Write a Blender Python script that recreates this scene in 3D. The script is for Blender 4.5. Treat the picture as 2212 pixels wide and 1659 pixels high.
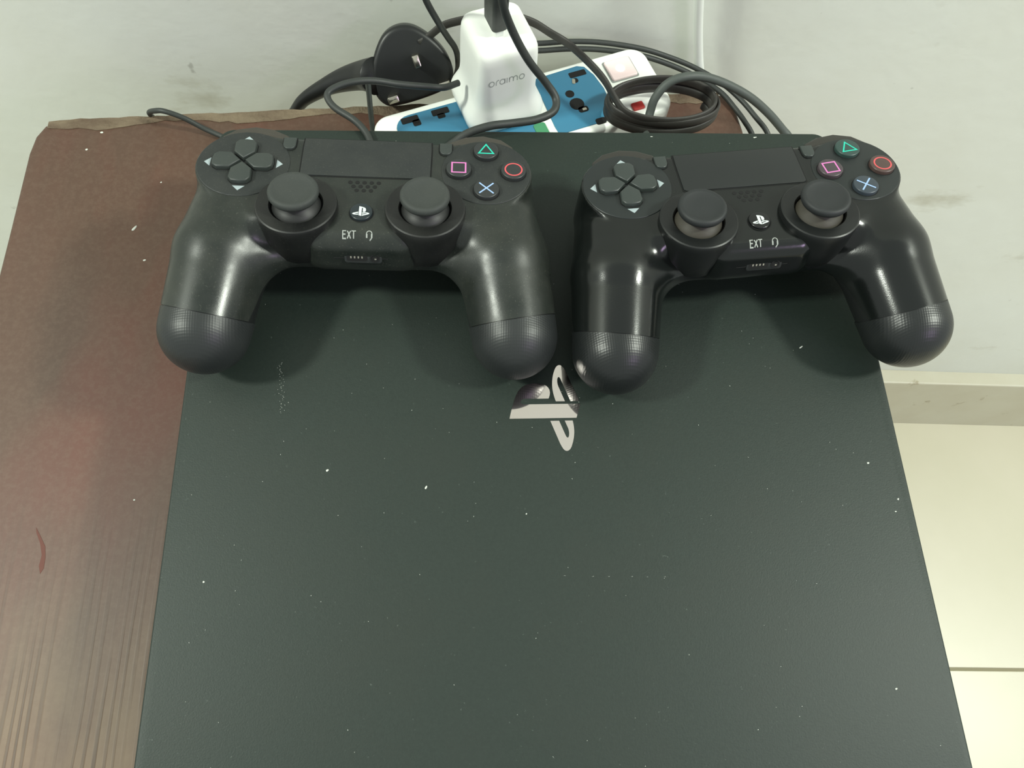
import bpy, bmesh, math, random
import numpy as np
from mathutils import Vector, Matrix
from mathutils.geometry import tessellate_polygon

random.seed(7)
for o in list(bpy.data.objects):
    bpy.data.objects.remove(o)
SC = bpy.context.scene
COL = SC.collection
MM = 0.001
FLOOR = -672.75          # mm, floor below the top of the console (the console top is z = 0 in mm)


def W(x, y, z):
    return Vector((x * MM, y * MM, (z - FLOOR) * MM))


# ------------------------------------------------------------------ camera, light, exposure
def make_camera():
    pitch, yaw, roll = math.radians(67.8926), math.radians(9.1041), math.radians(7.7494)
    f = Vector((math.sin(yaw) * math.cos(pitch), math.cos(yaw) * math.cos(pitch), -math.sin(pitch)))
    rt = Vector((math.cos(yaw), -math.sin(yaw), 0.0))
    up = rt.cross(f)
    r2 = math.cos(roll) * rt + math.sin(roll) * up
    u2 = -math.sin(roll) * rt + math.cos(roll) * up
    cd = bpy.data.cameras.new('camera')
    cam = bpy.data.objects.new('camera', cd)
    COL.objects.link(cam)
    M = Matrix((r2, u2, -f)).transposed().to_4x4()
    M.translation = W(-34.15, -264.04, 313.46)
    cam.matrix_world = M
    cd.sensor_width = 36.0
    cd.lens = 1661.0 / 2212.0 * 36.0
    cd.clip_start = 0.01
    SC.camera = cam


make_camera()

SC.view_settings.view_transform = 'Standard'
SC.view_settings.look = 'None'
SC.view_settings.exposure = 0.0
SC.view_settings.gamma = 1.0
SC.view_settings.use_curve_mapping = False

world = bpy.data.worlds.new('room_light')
SC.world = world
world.use_nodes = True
bg = world.node_tree.nodes['Background']
bg.inputs['Color'].default_value = (0.93, 1.0, 0.95, 1)
bg.inputs['Strength'].default_value = 0.62


def area(name, loc, target, sx, sy, power, color):
    ld = bpy.data.lights.new(name, 'AREA')
    ld.shape = 'RECTANGLE'
    ld.size, ld.size_y = sx, sy
    ld.energy = power
    ld.color = color
    o = bpy.data.objects.new(name, ld)
    COL.objects.link(o)
    o.location = loc
    d = Vector(target) - Vector(loc)
    o.rotation_euler = d.to_track_quat('-Z', 'Y').to_euler()
    return o


area('ceiling_lamp', (-1.9, -0.40, 2.65), (-0.1, -0.1, 0.6), 0.26, 0.26, 53, (0.94, 1.0, 0.88))
area('ceiling_lamp', (1.9, -0.40, 2.65), (0.0, -0.1, 0.6), 0.26, 0.26, 53, (0.94, 1.0, 0.88))
area('television_glow', (1.5, -1.6, 2.0), (0.0, -0.1, 0.65), 0.5, 0.3, 7, (0.85, 0.62, 1.0))


# ------------------------------------------------------------------ materials
def lin(c):
    return tuple(((v / 255.0) / 12.92 if v / 255.0 <= 0.04045 else (((v / 255.0) + 0.055) / 1.055) ** 2.4) for v in c)


class Mat:
    def __init__(self, name, rgb, rough=0.5, metallic=0.0, spec=0.5, coat=0.0):
        self.m = bpy.data.materials.new(name)
        self.m.use_nodes = True
        self.nt = self.m.node_tree
        self.p = self.nt.nodes['Principled BSDF']
        self.col = (*lin(rgb), 1)
        self.p.inputs['Base Color'].default_value = self.col
        self.p.inputs['Roughness'].default_value = rough
        self.p.inputs['Metallic'].default_value = metallic
        self.p.inputs['Specular IOR Level'].default_value = spec
        self.p.inputs['Coat Weight'].default_value = coat
        self.last = None
        self.h = None

    def n(self, t, **kw):
        x = self.nt.nodes.new(t)
        for k, v in kw.items():
            setattr(x, k, v)
        return x

    def link(self, a, b):
        self.nt.links.new(a, b)

    def coords(self, scale=(1, 1, 1), rot=(0, 0, 0)):
        tc = self.n('ShaderNodeTexCoord')
        mp = self.n('ShaderNodeMapping')
        mp.inputs['Scale'].default_value = scale
        mp.inputs['Rotation'].default_value = rot
        self.link(tc.outputs['Object'], mp.inputs['Vector'])
        return mp.outputs['Vector']

    def noise(self, scale, detail=4, rough=0.6, vscale=(1, 1, 1), lo=0.35, hi=0.65, dist=0.0):
        nz = self.n('ShaderNodeTexNoise')
        nz.inputs['Scale'].default_value = scale
        nz.inputs['Detail'].default_value = detail
        nz.inputs['Roughness'].default_value = rough
        nz.inputs['Distortion'].default_value = dist
        self.link(self.coords(vscale), nz.inputs['Vector'])
        mr = self.n('ShaderNodeMapRange')
        mr.inputs['From Min'].default_value = lo
        mr.inputs['From Max'].default_value = hi
        self.link(nz.outputs['Fac'], mr.inputs['Value'])
        return mr.outputs['Result']

    def mix(self, fac, rgb, strength=1.0):
        """mix the colour so far towards rgb by fac*strength"""
        mx = self.n('ShaderNodeMix', data_type='RGBA')
        if strength != 1.0:
            ml = self.n('ShaderNodeMath', operation='MULTIPLY')
            self.link(fac, ml.inputs[0])
            ml.inputs[1].default_value = strength
            fac = ml.outputs[0]
        self.link(fac, mx.inputs['Factor'])
        if self.last is None:
            mx.inputs['A'].default_value = self.col
        else:
            self.link(self.last, mx.inputs['A'])
        mx.inputs['B'].default_value = (*lin(rgb), 1)
        self.last = mx.outputs['Result']
        self.link(self.last, self.p.inputs['Base Color'])
        return self

    def bump(self, height, strength=0.1, dist=0.001):
        b = self.n('ShaderNodeBump')
        b.inputs['Strength'].default_value = strength
        b.inputs['Distance'].default_value = dist
        self.link(height, b.inputs['Height'])
        if self.h is not None:
            self.link(self.h, b.inputs['Normal'])
        self.h = b.outputs['Normal']
        self.link(self.h, self.p.inputs['Normal'])
        return self

    def roughmap(self, fac, lo, hi):
        mr = self.n('ShaderNodeMapRange')
        mr.inputs['To Min'].default_value = lo
        mr.inputs['To Max'].default_value = hi
        self.link(fac, mr.inputs['Value'])
        self.link(mr.outputs['Result'], self.p.inputs['Roughness'])
        return self


M = {}
m = Mat('wall_paint', (228, 232, 225), 0.75)
m.mix(m.noise(5, 5, lo=0.4, hi=0.7), (222, 224, 213), 0.7)
m.mix(m.noise(9, 6, lo=0.62, hi=0.72, vscale=(1, 1, 2)), (176, 172, 150), 0.5)
m.mix(m.noise(60, 3, lo=0.72, hi=0.78), (150, 150, 140), 0.5)
m.bump(m.noise(30, 4), 0.10, 0.002)
M['wall'] = m.m
m = Mat('baseboard_tile', (200, 197, 178), 0.45)
m.mix(m.noise(14, 5), (190, 184, 162), 0.6)
m.mix(m.noise(40, 5, lo=0.66, hi=0.74), (140, 126, 92), 0.7)
M['skirt'] = m.m
m = Mat('floor_tile', (208, 203, 182), 0.35)
m.mix(m.noise(5, 4), (200, 196, 172), 0.6)
M['tile'] = m.m
M['grout'] = Mat('tile_grout', (150, 144, 118), 0.9).m
m = Mat('dark_wood', (88, 63, 51), 0.50, spec=0.4)
m.mix(m.noise(22, 4, lo=0.35, hi=0.7, vscale=(1, 0.35, 1)), (80, 62, 51), 0.9)
m.mix(m.noise(16, 3, lo=0.50, hi=0.74, vscale=(1, 0.3, 1)), (98, 55, 45), 0.75)
m.mix(m.noise(420, 2, lo=0.40, hi=0.7), (108, 90, 76), 0.25)
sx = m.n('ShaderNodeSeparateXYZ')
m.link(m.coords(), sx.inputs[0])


def yramp(a, b):                       # the veneer is paler and its grain open towards the front
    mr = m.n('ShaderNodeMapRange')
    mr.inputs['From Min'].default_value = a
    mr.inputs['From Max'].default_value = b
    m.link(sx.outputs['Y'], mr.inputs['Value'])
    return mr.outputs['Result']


def times(a, b):
    t = m.n('ShaderNodeMath', operation='MULTIPLY')
    m.link(a, t.inputs[0])
    m.link(b, t.inputs[1])
    return t.outputs[0]


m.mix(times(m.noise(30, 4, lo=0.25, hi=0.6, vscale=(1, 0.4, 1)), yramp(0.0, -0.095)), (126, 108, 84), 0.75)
wv = m.n('ShaderNodeTexWave', wave_type='BANDS', bands_direction='X', wave_profile='SIN')
wv.inputs['Scale'].default_value = 76
wv.inputs['Distortion'].default_value = 6.5
wv.inputs['Detail'].default_value = 3
wv.inputs['Detail Scale'].default_value = 0.9
m.link(m.coords((1, 0.06, 1)), wv.inputs['Vector'])
mr = m.n('ShaderNodeMapRange')
mr.inputs['From Min'].default_value = 0.42
mr.inputs['From Max'].default_value = 0.12
m.link(wv.outputs['Fac'], mr.inputs['Value'])
gr = times(times(mr.outputs['Result'], m.noise(70, 5, lo=0.36, hi=0.62, vscale=(1, 0.12, 1))), yramp(0.04, -0.09))
m.mix(gr, (66, 50, 39), 0.8)
m.bump(gr, 0.2, 0.0005)
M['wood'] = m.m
m = Mat('worn_wood_edge', (122, 108, 88), 0.8)
m.mix(m.noise(60, 5, vscale=(0.5, 1, 1)), (84, 66, 52), 0.9)
m.bump(m.noise(160, 5), 0.5, 0.002)
M['edge'] = m.m
M['scratch'] = Mat('red_scratch', (92, 46, 34), 0.6).m

m = Mat('console_plastic', (30, 40, 35), 0.52, spec=0.40)
m.mix(m.noise(900, 2, lo=0.3, hi=0.75), (38, 48, 43), 0.6)
m.mix(m.noise(20, 4, lo=0.45, hi=0.8), (37, 43, 37), 0.5)
m.mix(m.noise(620, 2, lo=0.72, hi=0.80), (88, 96, 91), 0.5)
m.bump(m.noise(1600, 2), 0.12, 0.0002)
M['console'] = m.m
M['mirror'] = Mat('mirror_plastic', (218, 209, 206), 0.05, metallic=1.0).m


def plastic(name, rgb, rough, dusty=0.0, spec=0.5):
    m = Mat(name, rgb, rough, spec=spec)
    if dusty:
        m.mix(m.noise(60, 5, lo=0.35, hi=0.75), (72, 73, 66), 0.28 * dusty)
        m.mix(m.noise(1400, 2, lo=0.62, hi=0.74), (120, 120, 110), 0.22 * dusty)
        m.roughmap(m.noise(70, 5), rough - 0.04, min(1.0, rough + 0.10))
    m.bump(m.noise(2600, 2), 0.06, 0.0001)
    return m.m


def textured(name, rgb, rough):
    m = Mat(name, rgb, rough)
    tc = m.n('ShaderNodeTexCoord')
    sx = m.n('ShaderNodeSeparateXYZ')
    m.link(tc.outputs['Object'], sx.inputs[0])
    outs = []
    for ax, per in (('X', 0.00095), ('Y', 0.00095)):
        ml = m.n('ShaderNodeMath', operation='MULTIPLY')
        ml.inputs[1].default_value = 2 * math.pi / per
        m.link(sx.outputs[ax], ml.inputs[0])
        sn = m.n('ShaderNodeMath', operation='SINE')
        m.link(ml.outputs[0], sn.inputs[0])
        outs.append(sn.outputs[0])
    ad = m.n('ShaderNodeMath', operation='ADD')
    m.link(outs[0], ad.inputs[0])
    m.link(outs[1], ad.inputs[1])
    m.bump(ad.outputs[0], 0.15, 0.00007)
    return m.m


M['black'] = plastic('black_plastic', (24, 26, 26), 0.4)
M['hole'] = Mat('dark_recess', (6, 7, 7), 0.8).m
M['rubber'] = plastic('black_rubber', (40, 44, 43), 0.62, 0.4)
M['cable'] = plastic('cable_sheath', (46, 50, 48), 0.5, 0.5)
M['cable_grey'] = plastic('grey_cable_sheath', (72, 78, 74), 0.55, 0.4)
M['flat_cable'] = plastic('flat_cable_sheath', (52, 50, 47), 0.5, 0.6)
M['white_cable'] = Mat('white_sheath', (226, 230, 224), 0.5).m
M['white'] = Mat('white_plastic', (244, 246, 240), 0.38).m
M['blue'] = plastic('blue_plastic', (58, 122, 154), 0.42)
M['green'] = Mat('green_plastic', (70, 140, 100), 0.5).m
M['red'] = Mat('red_plastic', (190, 60, 55), 0.4).m
M['steel'] = Mat('pin_metal', (205, 200, 185), 0.25, metallic=1.0).m
M['text_grey'] = Mat('grey_print', (150, 154, 150), 0.6).m
M['pale_print'] = Mat('pale_grey_print', (172, 176, 172), 0.6).m
M['text_white'] = Mat('white_print', (205, 212, 212), 0.5).m
M['arrow'] = Mat('arrow_print', (158, 170, 174), 0.5).m
M['sym_green'] = Mat('green_symbol', (40, 190, 165), 0.45).m
M['sym_pink'] = Mat('pink_symbol', (205, 118, 180), 0.45).m
M['sym_red'] = Mat('red_symbol', (208, 84, 88), 0.45).m
M['sym_blue'] = Mat('blue_symbol', (150, 178, 222), 0.45).m
m = Mat('lit_rocker', (244, 220, 220), 0.3)
M['rocker'] = m.m
m = Mat('rocker_lamp', (255, 235, 230), 0.3)
m.p.inputs['Emission Color'].default_value = (1.0, 0.86, 0.84, 1)
m.p.inputs['Emission Strength'].default_value = 2.5
M['neon'] = m.m
M['lint'] = Mat('white_lint', (205, 208, 200), 0.9).m


# ------------------------------------------------------------------ helpers
def tag(o, label=None, cat=None, group=None, kind=None):
    if label: o['label'] = label
    if cat: o['category'] = cat
    if group: o['group'] = group
    if kind: o['kind'] = kind
    return o


def thing(name, label, cat, loc=(0, 0, 0), rotz=0.0, group=None, world_mm=True):
    o = bpy.data.objects.new(name, None)
    o.empty_display_size = 0.02
    COL.objects.link(o)
    o.location = W(*loc)
    o.rotation_euler = (0, 0, rotz)
    return tag(o, label, cat, group)


def build(name, verts, faces, mat, parent=None, smooth=False, loc=None, angle=None):
    """one mesh object; verts in mm (local to the parent, or in the console frame when top-level)"""
    me = bpy.data.meshes.new(name)
    V = np.asarray(verts, dtype=float)
    off = np.zeros(3)
    if parent is None:
        off = np.array(loc if loc is not None else (V[:, 0].mean(), V[:, 1].mean(), V[:, 2].min()))
    elif loc is not None:
        off = np.array(loc)
    me.from_pydata(((V - off) * MM).tolist(), [], [tuple(int(i) for i in f) for f in faces])
    me.update()
    bm = bmesh.new()
    bm.from_mesh(me)
    bmesh.ops.recalc_face_normals(bm, faces=bm.faces)
    bm.to_mesh(me)
    bm.free()
    if smooth:
        me.polygons.foreach_set('use_smooth', [True] * len(me.polygons))
        if angle:
            me.set_sharp_from_angle(angle=math.radians(angle))
    me.materials.append(mat)
    o = bpy.data.objects.new(name, me)
    COL.objects.link(o)
    if parent is not None:
        o.parent = parent
        o.location = off * MM
    else:
        o.location = W(*off)
    return o


def join(*parts):
    V, F = [], []
    for v, f in parts:
        b = len(V)
        V += [tuple(p) for p in v]
        F += [tuple(i + b for i in q) for q in f]
    return V, F


def rrect(hw, hd, r, n=6, cx=0, cy=0, rot=0.0):
    P = []
    for sx, sy, a0 in ((1, 1, 0), (-1, 1, 90), (-1, -1, 180), (1, -1, 270)):
        for i in range(n + 1):
            a = math.radians(a0 + 90.0 * i / n)
            P.append((sx * (hw - r) + r * math.cos(a), sy * (hd - r) + r * math.sin(a)))
    c, s = math.cos(rot), math.sin(rot)
    return [(cx + x * c - y * s, cy + x * s + y * c) for x, y in P]


def circ(r, n=32, cx=0, cy=0):
    return [(cx + r * math.cos(2 * math.pi * i / n), cy + r * math.sin(2 * math.pi * i / n)) for i in range(n)]


def area2(P):
    return 0.5 * sum(P[i][0] * P[(i + 1) % len(P)][1] - P[(i + 1) % len(P)][0] * P[i][1] for i in range(len(P)))


def inset(P, d):
    n = len(P)
    if area2(P) < 0:
        P = P[::-1]
    out = []
    for i in range(n):
        a, b, c = Vector(P[i - 1]), Vector(P[i]), Vector(P[(i + 1) % n])
        e1, e2 = (b - a).normalized(), (c - b).normalized()
        n1, n2 = Vector((-e1.y, e1.x)), Vector((-e2.y, e2.x))
        k = n1 + n2
        if k.length < 1e-6:
            out.append(tuple(b))
            continue
        k.normalize()
        out.append(tuple(b + k * (d / max(0.35, k.dot(n1)))))
    return out


def loft(rings, cap=True):
    """rings: list of equally long 3D loops"""
    V, F = [], []
    n = len(rings[0])
    for r in rings:
        V += [tuple(p) for p in r]
    for k in range(len(rings) - 1):
        for i in range(n):
            j = (i + 1) % n
            F.append((k * n + i, k * n + j, (k + 1) * n + j, (k + 1) * n + i))
    if cap:
        F.append(tuple(range(n))[::-1])
        F.append(tuple((len(rings) - 1) * n + i for i in range(n)))
    return V, F


def prism(P, z0, z1, bev=0.0, steps=2, bottom=False):
    if area2(P) < 0:
        P = P[::-1]
    R = []
    if bottom and bev:
        R = [[(x, y, z0 + bev * (1 - math.cos(math.pi / 2 * i / steps))) for x, y in inset(P, bev * (1 - math.sin(math.pi / 2 * i / steps)))] for i in range(steps + 1)]
    else:
        R.append([(x, y, z0) for x, y in P])
    if bev:
        for i in range(steps + 1):
            a = math.pi / 2 * i / steps
            R.append([(x, y, z1 - bev * (1 - math.sin(a))) for x, y in inset(P, bev * (1 - math.cos(a)))])
    else:
        R.append([(x, y, z1) for x, y in P])
    return loft(R)


def flat(P, z):
    """a filled outline (may be concave), flat at height z"""
    tris = tessellate_polygon([[Vector((x, y, 0)) for x, y in P]])
    return [(x, y, z) for x, y in P], [tuple(t) for t in tris]


def slab(P, z0, z1):
    """a concave outline with thickness"""
    n = len(P)
    if area2(P) < 0:
        P = P[::-1]
    tris = tessellate_polygon([[Vector((x, y, 0)) for x, y in P]])
    V = [(x, y, z0) for x, y in P] + [(x, y, z1) for x, y in P]
    F = [tuple(t) for t in tris] + [tuple(i + n for i in t) for t in tris]
    F += [(i, (i + 1) % n, n + (i + 1) % n, n + i) for i in range(n)]
    return V, F


def lathe(prof, n=48, cx=0, cy=0, cz=0):
    V, F = [], []
    for r, z in prof:
        for i in range(n):
            a = 2 * math.pi * i / n
            V.append((cx + r * math.cos(a), cy + r * math.sin(a), cz + z))
    for k in range(len(prof) - 1):
        for i in range(n):
            j = (i + 1) % n
            F.append((k * n + i, k * n + j, (k + 1) * n + j, (k + 1) * n + i))
    if prof[0][0] > 1e-6 and prof[0][0] < 1e9:
        pass
    return V, F


def spline(pts, per=8):
    P = [np.array(p, float) for p in pts]
    P = [2 * P[0] - P[1]] + P + [2 * P[-1] - P[-2]]
    out = []
    for i in range(1, len(P) - 2):
        p0, p1, p2, p3 = P[i - 1:i + 3]
        for k in range(per):
            t = k / per
            out.append(0.5 * (2 * p1 + (p2 - p0) * t + (2 * p0 - 5 * p1 + 4 * p2 - p3) * t * t + (3 * p1 - p0 - 3 * p2 + p3) * t ** 3))
    out.append(P[-2])
    return np.array(out)


def tube(pts, r, n=12, per=8, flatten=1.0, upv=(0, 0, 1), raw=False, radii=None):
    """sweep a round (or flattened: r across, r*flatten along upv) section"""
    C = np.array(pts, float) if raw else spline(pts, per)
    rings = []
    u = np.array(upv, float)
    prev = None
    for i in range(len(C)):
        t = C[min(i + 1, len(C) - 1)] - C[max(i - 1, 0)]
        t /= np.linalg.norm(t) + 1e-9
        if prev is None or flatten != 1.0:
            a = np.cross(t, u)
            if np.linalg.norm(a) < 1e-3:
                a = np.cross(t, (1, 0, 0))
        else:
            a = prev - t * (prev @ t)
        a /= np.linalg.norm(a)
        prev = a
        b = np.cross(a, t)
        rr = r if radii is None else np.interp(i / (len(C) - 1), np.linspace(0, 1, len(radii)), radii)
        rings.append([C[i] + rr * (math.cos(q) * a + flatten * math.sin(q) * b) for q in np.linspace(0, 2 * math.pi, n, endpoint=False)])
    return loft(rings)


def xform(vf, mat):
    V = np.array(vf[0], float)
    return (V @ np.array(mat.to_3x3()).T + np.array(mat.translation)).tolist(), vf[1]


def stroke(P, w, z, closed=False):
    """flat ribbon along a 2D polyline"""
    P = [Vector(p) for p in P]
    Q = []
    for i in range(len(P)):
        Q.append(P[i])
        if i < len(P) - 1 or closed:
            b = P[(i + 1) % len(P)]
            k = min(6, int((b - P[i]).length / 0.5))
            Q += [P[i].lerp(b, j / (k + 1)) for j in range(1, k + 1)]
    P = Q
    n = len(P)
    V, F = [], []
    for i in range(n):
        a = P[i - 1] if (i > 0 or closed) else None
        c = P[(i + 1) % n] if (i < n - 1 or closed) else None
        b = P[i]
        d1 = (b - a).normalized() if a is not None else (c - b).normalized()
        d2 = (c - b).normalized() if c is not None else d1
        n1, n2 = Vector((-d1.y, d1.x)), Vector((-d2.y, d2.x))
        k = (n1 + n2).normalized()
        k = k * (w / 2 / max(0.4, k.dot(n1)))
        V += [(*(b + k), z), (*(b - k), z)]
    for i in range(n - 1 + (1 if closed else 0)):
        j = (i + 1) % n
        F.append((2 * i, 2 * i + 1, 2 * j + 1, 2 * j))
    return V, F


def arc(cx, cy, rx, ry, a0, a1, n=14):
    return [(cx + rx * math.cos(math.radians(a0 + (a1 - a0) * i / n)), cy + ry * math.sin(math.radians(a0 + (a1 - a0) * i / n))) for i in range(n + 1)]


# the round-P-and-S emblem: three outlines in a 24-unit square (y down)
EMBLEM = ["M8.984 2.596 v17.547 l3.915 1.261 V6.688 c0 -.69 .304 -1.151 .794 -.991 c.636 .18 .76 .814 .76 1.505 v5.875 c2.441 1.193 4.362 -.002 4.362 -3.152 c0 -3.237 -1.126 -4.675 -4.438 -5.827 c-1.307 -.448 -3.728 -1.186 -5.393 -1.502",
          "M13.64 18.837 l6.296 -2.275 c.715 -.258 .826 -.625 .246 -.818 c-.586 -.192 -1.637 -.139 -2.357 .123 l-4.185 1.5 V14.98 l.24 -.085 c0 0 1.201 -.42 2.913 -.615 c1.696 -.18 3.785 .03 5.437 .661 c1.848 .601 2.04 1.472 1.576 2.072 c-.465 .6 -1.622 1.036 -1.622 1.036 l-8.544 3.107",
          "M1.807 18.6 c-1.9 -.545 -2.214 -1.668 -1.352 -2.32 c.801 -.586 2.16 -1.052 2.16 -1.052 l5.615 -2.013 v2.313 L4.205 17 c-.705 .271 -.825 .632 -.239 .826 c.586 .195 1.637 .15 2.343 -.12 L8.247 17 v2.074 c-.12 .03 -.256 .044 -.39 .073 c-1.939 .331 -3.996 .196 -6.05 -.547"]


def svg(path):
    import re
    tk = re.findall(r'[A-Za-z]|-?\d*\.?\d+', path)
    i, cmd, cur, out = 0, None, np.zeros(2), []
    while i < len(tk):
        if tk[i].isalpha():
            cmd = tk[i]
            i += 1
        g = lambda k: [float(t) for t in tk[i:i + k]]
        if cmd in 'ML':
            cur = np.array(g(2)); i += 2; out.append(cur)
        elif cmd == 'l':
            cur = cur + g(2); i += 2; out.append(cur)
        elif cmd == 'v':
            cur = cur + (0, g(1)[0]); i += 1; out.append(cur)
        elif cmd == 'V':
            cur = np.array((cur[0], g(1)[0])); i += 1; out.append(cur)
        elif cmd == 'c':
            a = np.array(g(6)).reshape(3, 2) + cur; i += 6
            for k in range(1, 9):
                t = k / 8
                out.append((1 - t) ** 3 * cur + 3 * (1 - t) ** 2 * t * a[0] + 3 * (1 - t) * t * t * a[1] + t ** 3 * a[2])
            cur = a[2]
    res = []
    for q in out:
        if not res or np.linalg.norm(np.array(res[-1]) - q) > 0.02:
            res.append(tuple(q))
    if np.linalg.norm(np.array(res[0]) - res[-1]) < 0.02:
        res.pop()
    return [(x - 12.0, 12.0 - y) for x, y in res]


# ------------------------------------------------------------------ the room
WA = math.radians(-2.4378)
wd = np.array([math.cos(WA), math.sin(WA)])      # along the wall
wn = np.array([-math.sin(WA), math.cos(WA)])     # into the wall
S0 = np.array([566.29, 65.72])                   # a point on the foot of the baseboard


def wp(s, t):
    return S0 + wd * s + wn * t


def wall_box(name, s0, s1, t0, t1, z0, z1, mat, bev=0.0):
    P = [tuple(wp(s0, t0)), tuple(wp(s1, t0)), tuple(wp(s1, t1)), tuple(wp(s0, t1))]
    v, f = prism(P, z0, z1, bev)
    o = build(name, v, f, mat, loc=(*wp((s0 + s1) / 2, t0), z0))
    o.data.polygons.foreach_set('use_smooth', [False] * len(o.data.polygons))
    o['kind'] = 'structure'
    return o


def grid_wall():
    # back wall, with a hand-plastered, slightly uneven face
    V, F = [], []
    ns, nz = 60, 60
    for j in range(nz + 1):
        for i in range(ns + 1):
            s = -2600 + 4600 * i / ns
            z = FLOOR + 2700 * j / nz
            p = wp(s, 18 + 0.8 * math.sin(s * 0.011 + z * 0.004) + 0.6 * math.sin(z * 0.017 + 1.3))
            V.append((p[0], p[1], z))
    for j in range(nz):
        for i in range(ns):
            a = j * (ns + 1) + i
            F.append((a, a + 1, a + ns + 2, a + ns + 1))
    b = len(V)
    for j in (0, nz):
        for s in (-2600, 2000):
            p = wp(s, 140)
            V.append((p[0], p[1], FLOOR + 2700 * j / nz))
    F.append((b, b + 1, b + 3, b + 2))
    o = build('wall_back', V, F, M['wall'], smooth=True, loc=(*wp(-500, 18), FLOOR))
    o['kind'] = 'structure'


grid_wall()
wall_box('baseboard_back', -2600, 2000, 0, 18.6, FLOOR, -529.5, M['skirt'], 2.0)


def floor():
    # grout bed with separate tiles
    P = [tuple(wp(-2200, -2600)), tuple(wp(1600, -2600)), tuple(wp(1600, 130)), tuple(wp(-2200, 130))]
    v, f = prism(P, FLOOR - 40, FLOOR - 1.4)
    fl = build('floor', v, f, M['grout'], loc=(*wp(0, 0), FLOOR))
    fl['kind'] = 'structure'
    T, G = 400.0, 3.6
    tv, tf = prism(rrect(T / 2 - G / 2, T / 2 - G / 2, 1.0, 1), -8, 0.0, 0.8, 2)
    proto = None
    # the joint seen at the right runs 331 mm before the foot of the baseboard
    for r in range(-4, 1):
        for c in range(-4, 4):
            ctr = wp(-40 + T * (c + 0.5), -321.5 + T * (r + 0.5))
            if proto is None:
                proto = build('tile', tv, tf, M['tile'], parent=fl, loc=(0, 0, 0))
                o = proto
            else:
                o = proto.copy()
                COL.objects.link(o)
                o.parent = fl
            rel = W(ctr[0], ctr[1], FLOOR) - fl.location
            o.location = rel
            o.rotation_euler = (0, 0, WA)


floor()

# ------------------------------------------------------------------ the table
TZ = -57.0


def table():
    t = thing('wooden_table', 'dark reddish brown wooden table with worn back edge against the white wall', 'table', (-70, -200, FLOOR))
    ox, oy, oz = -70, -200, FLOOR
    P = [(-276, 50), (-262, 52.6), (-224, 55), (-120, 62), (0, 70), (130, 78.2), (134, 74), (137, 50), (152, -480), (-284, -480), (-281.5, -22), (-281.5, 30), (-280, 42)]
    L = [(x - ox, y - oy) for x, y in P]
    v, f = prism(L, TZ - 26 - oz, TZ - oz, 2.5, 3)
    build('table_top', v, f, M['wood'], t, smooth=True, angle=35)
    # worn strip of raw board along the back edge, chipped along its length
    rnd = random.Random(3)
    up, lo = [], []
    back = [(-274, 51.5), (-262, 53.5), (-224, 55.8), (-120, 62.8), (0, 70.8), (130, 78.9)]
    for k in range(len(back) - 1):
        a, b = np.array(back[k]), np.array(back[k + 1])
        nseg = max(2, int(np.linalg.norm(b - a) / 5))
        for i in range(nseg):
            q = a + (b - a) * i / nseg
            w = 5.5 + 2.2 * math.sin(q[0] * 0.07) + rnd.uniform(-0.9, 0.9)
            up.append((q[0] - ox, q[1] + 0.4 - oy + rnd.uniform(-0.5, 0.4)))
            lo.append((q[0] - ox, q[1] - w - oy))
    v, f = slab(up + lo[::-1], TZ - 20 - oz, TZ + 0.35 - oz)
    tag(build('worn_edge', v, f, M['edge'], t), 'pale chipped strip along the back edge')
    P = [(-236.2, -185), (-233.5, -189), (-230.4, -194), (-229.4, -199), (-229.2, -204), (-230.4, -206.5), (-231.6, -203), (-231.2, -198), (-233, -192.5), (-235.6, -187.5)]
    v, f = slab([(x - ox, y - oy) for x, y in P], TZ - 0.3 - oz, TZ + 0.08 - oz)
    tag(build('scratch_mark', v, f, M['scratch'], t), 'dark red scratch')
    for x, y in ((-250, 30), (110, 30), (120, -450), (-250, -450)):
        v, f = prism(rrect(22, 22, 3, 2, x - ox, y - oy), 0, TZ - 26 - oz, 0)
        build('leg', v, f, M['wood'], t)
    for x0, y0, x1, y1 in ((-230, 22, 92, 38), (-230, -458, 100, -442)):
        v, f = prism([(x0 - ox, y0 - oy), (x1 - ox, y0 - oy), (x1 - ox, y1 - oy), (x0 - ox, y1 - oy)], TZ - 86 - oz, TZ - 26 - oz)
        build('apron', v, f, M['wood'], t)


table()


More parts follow.
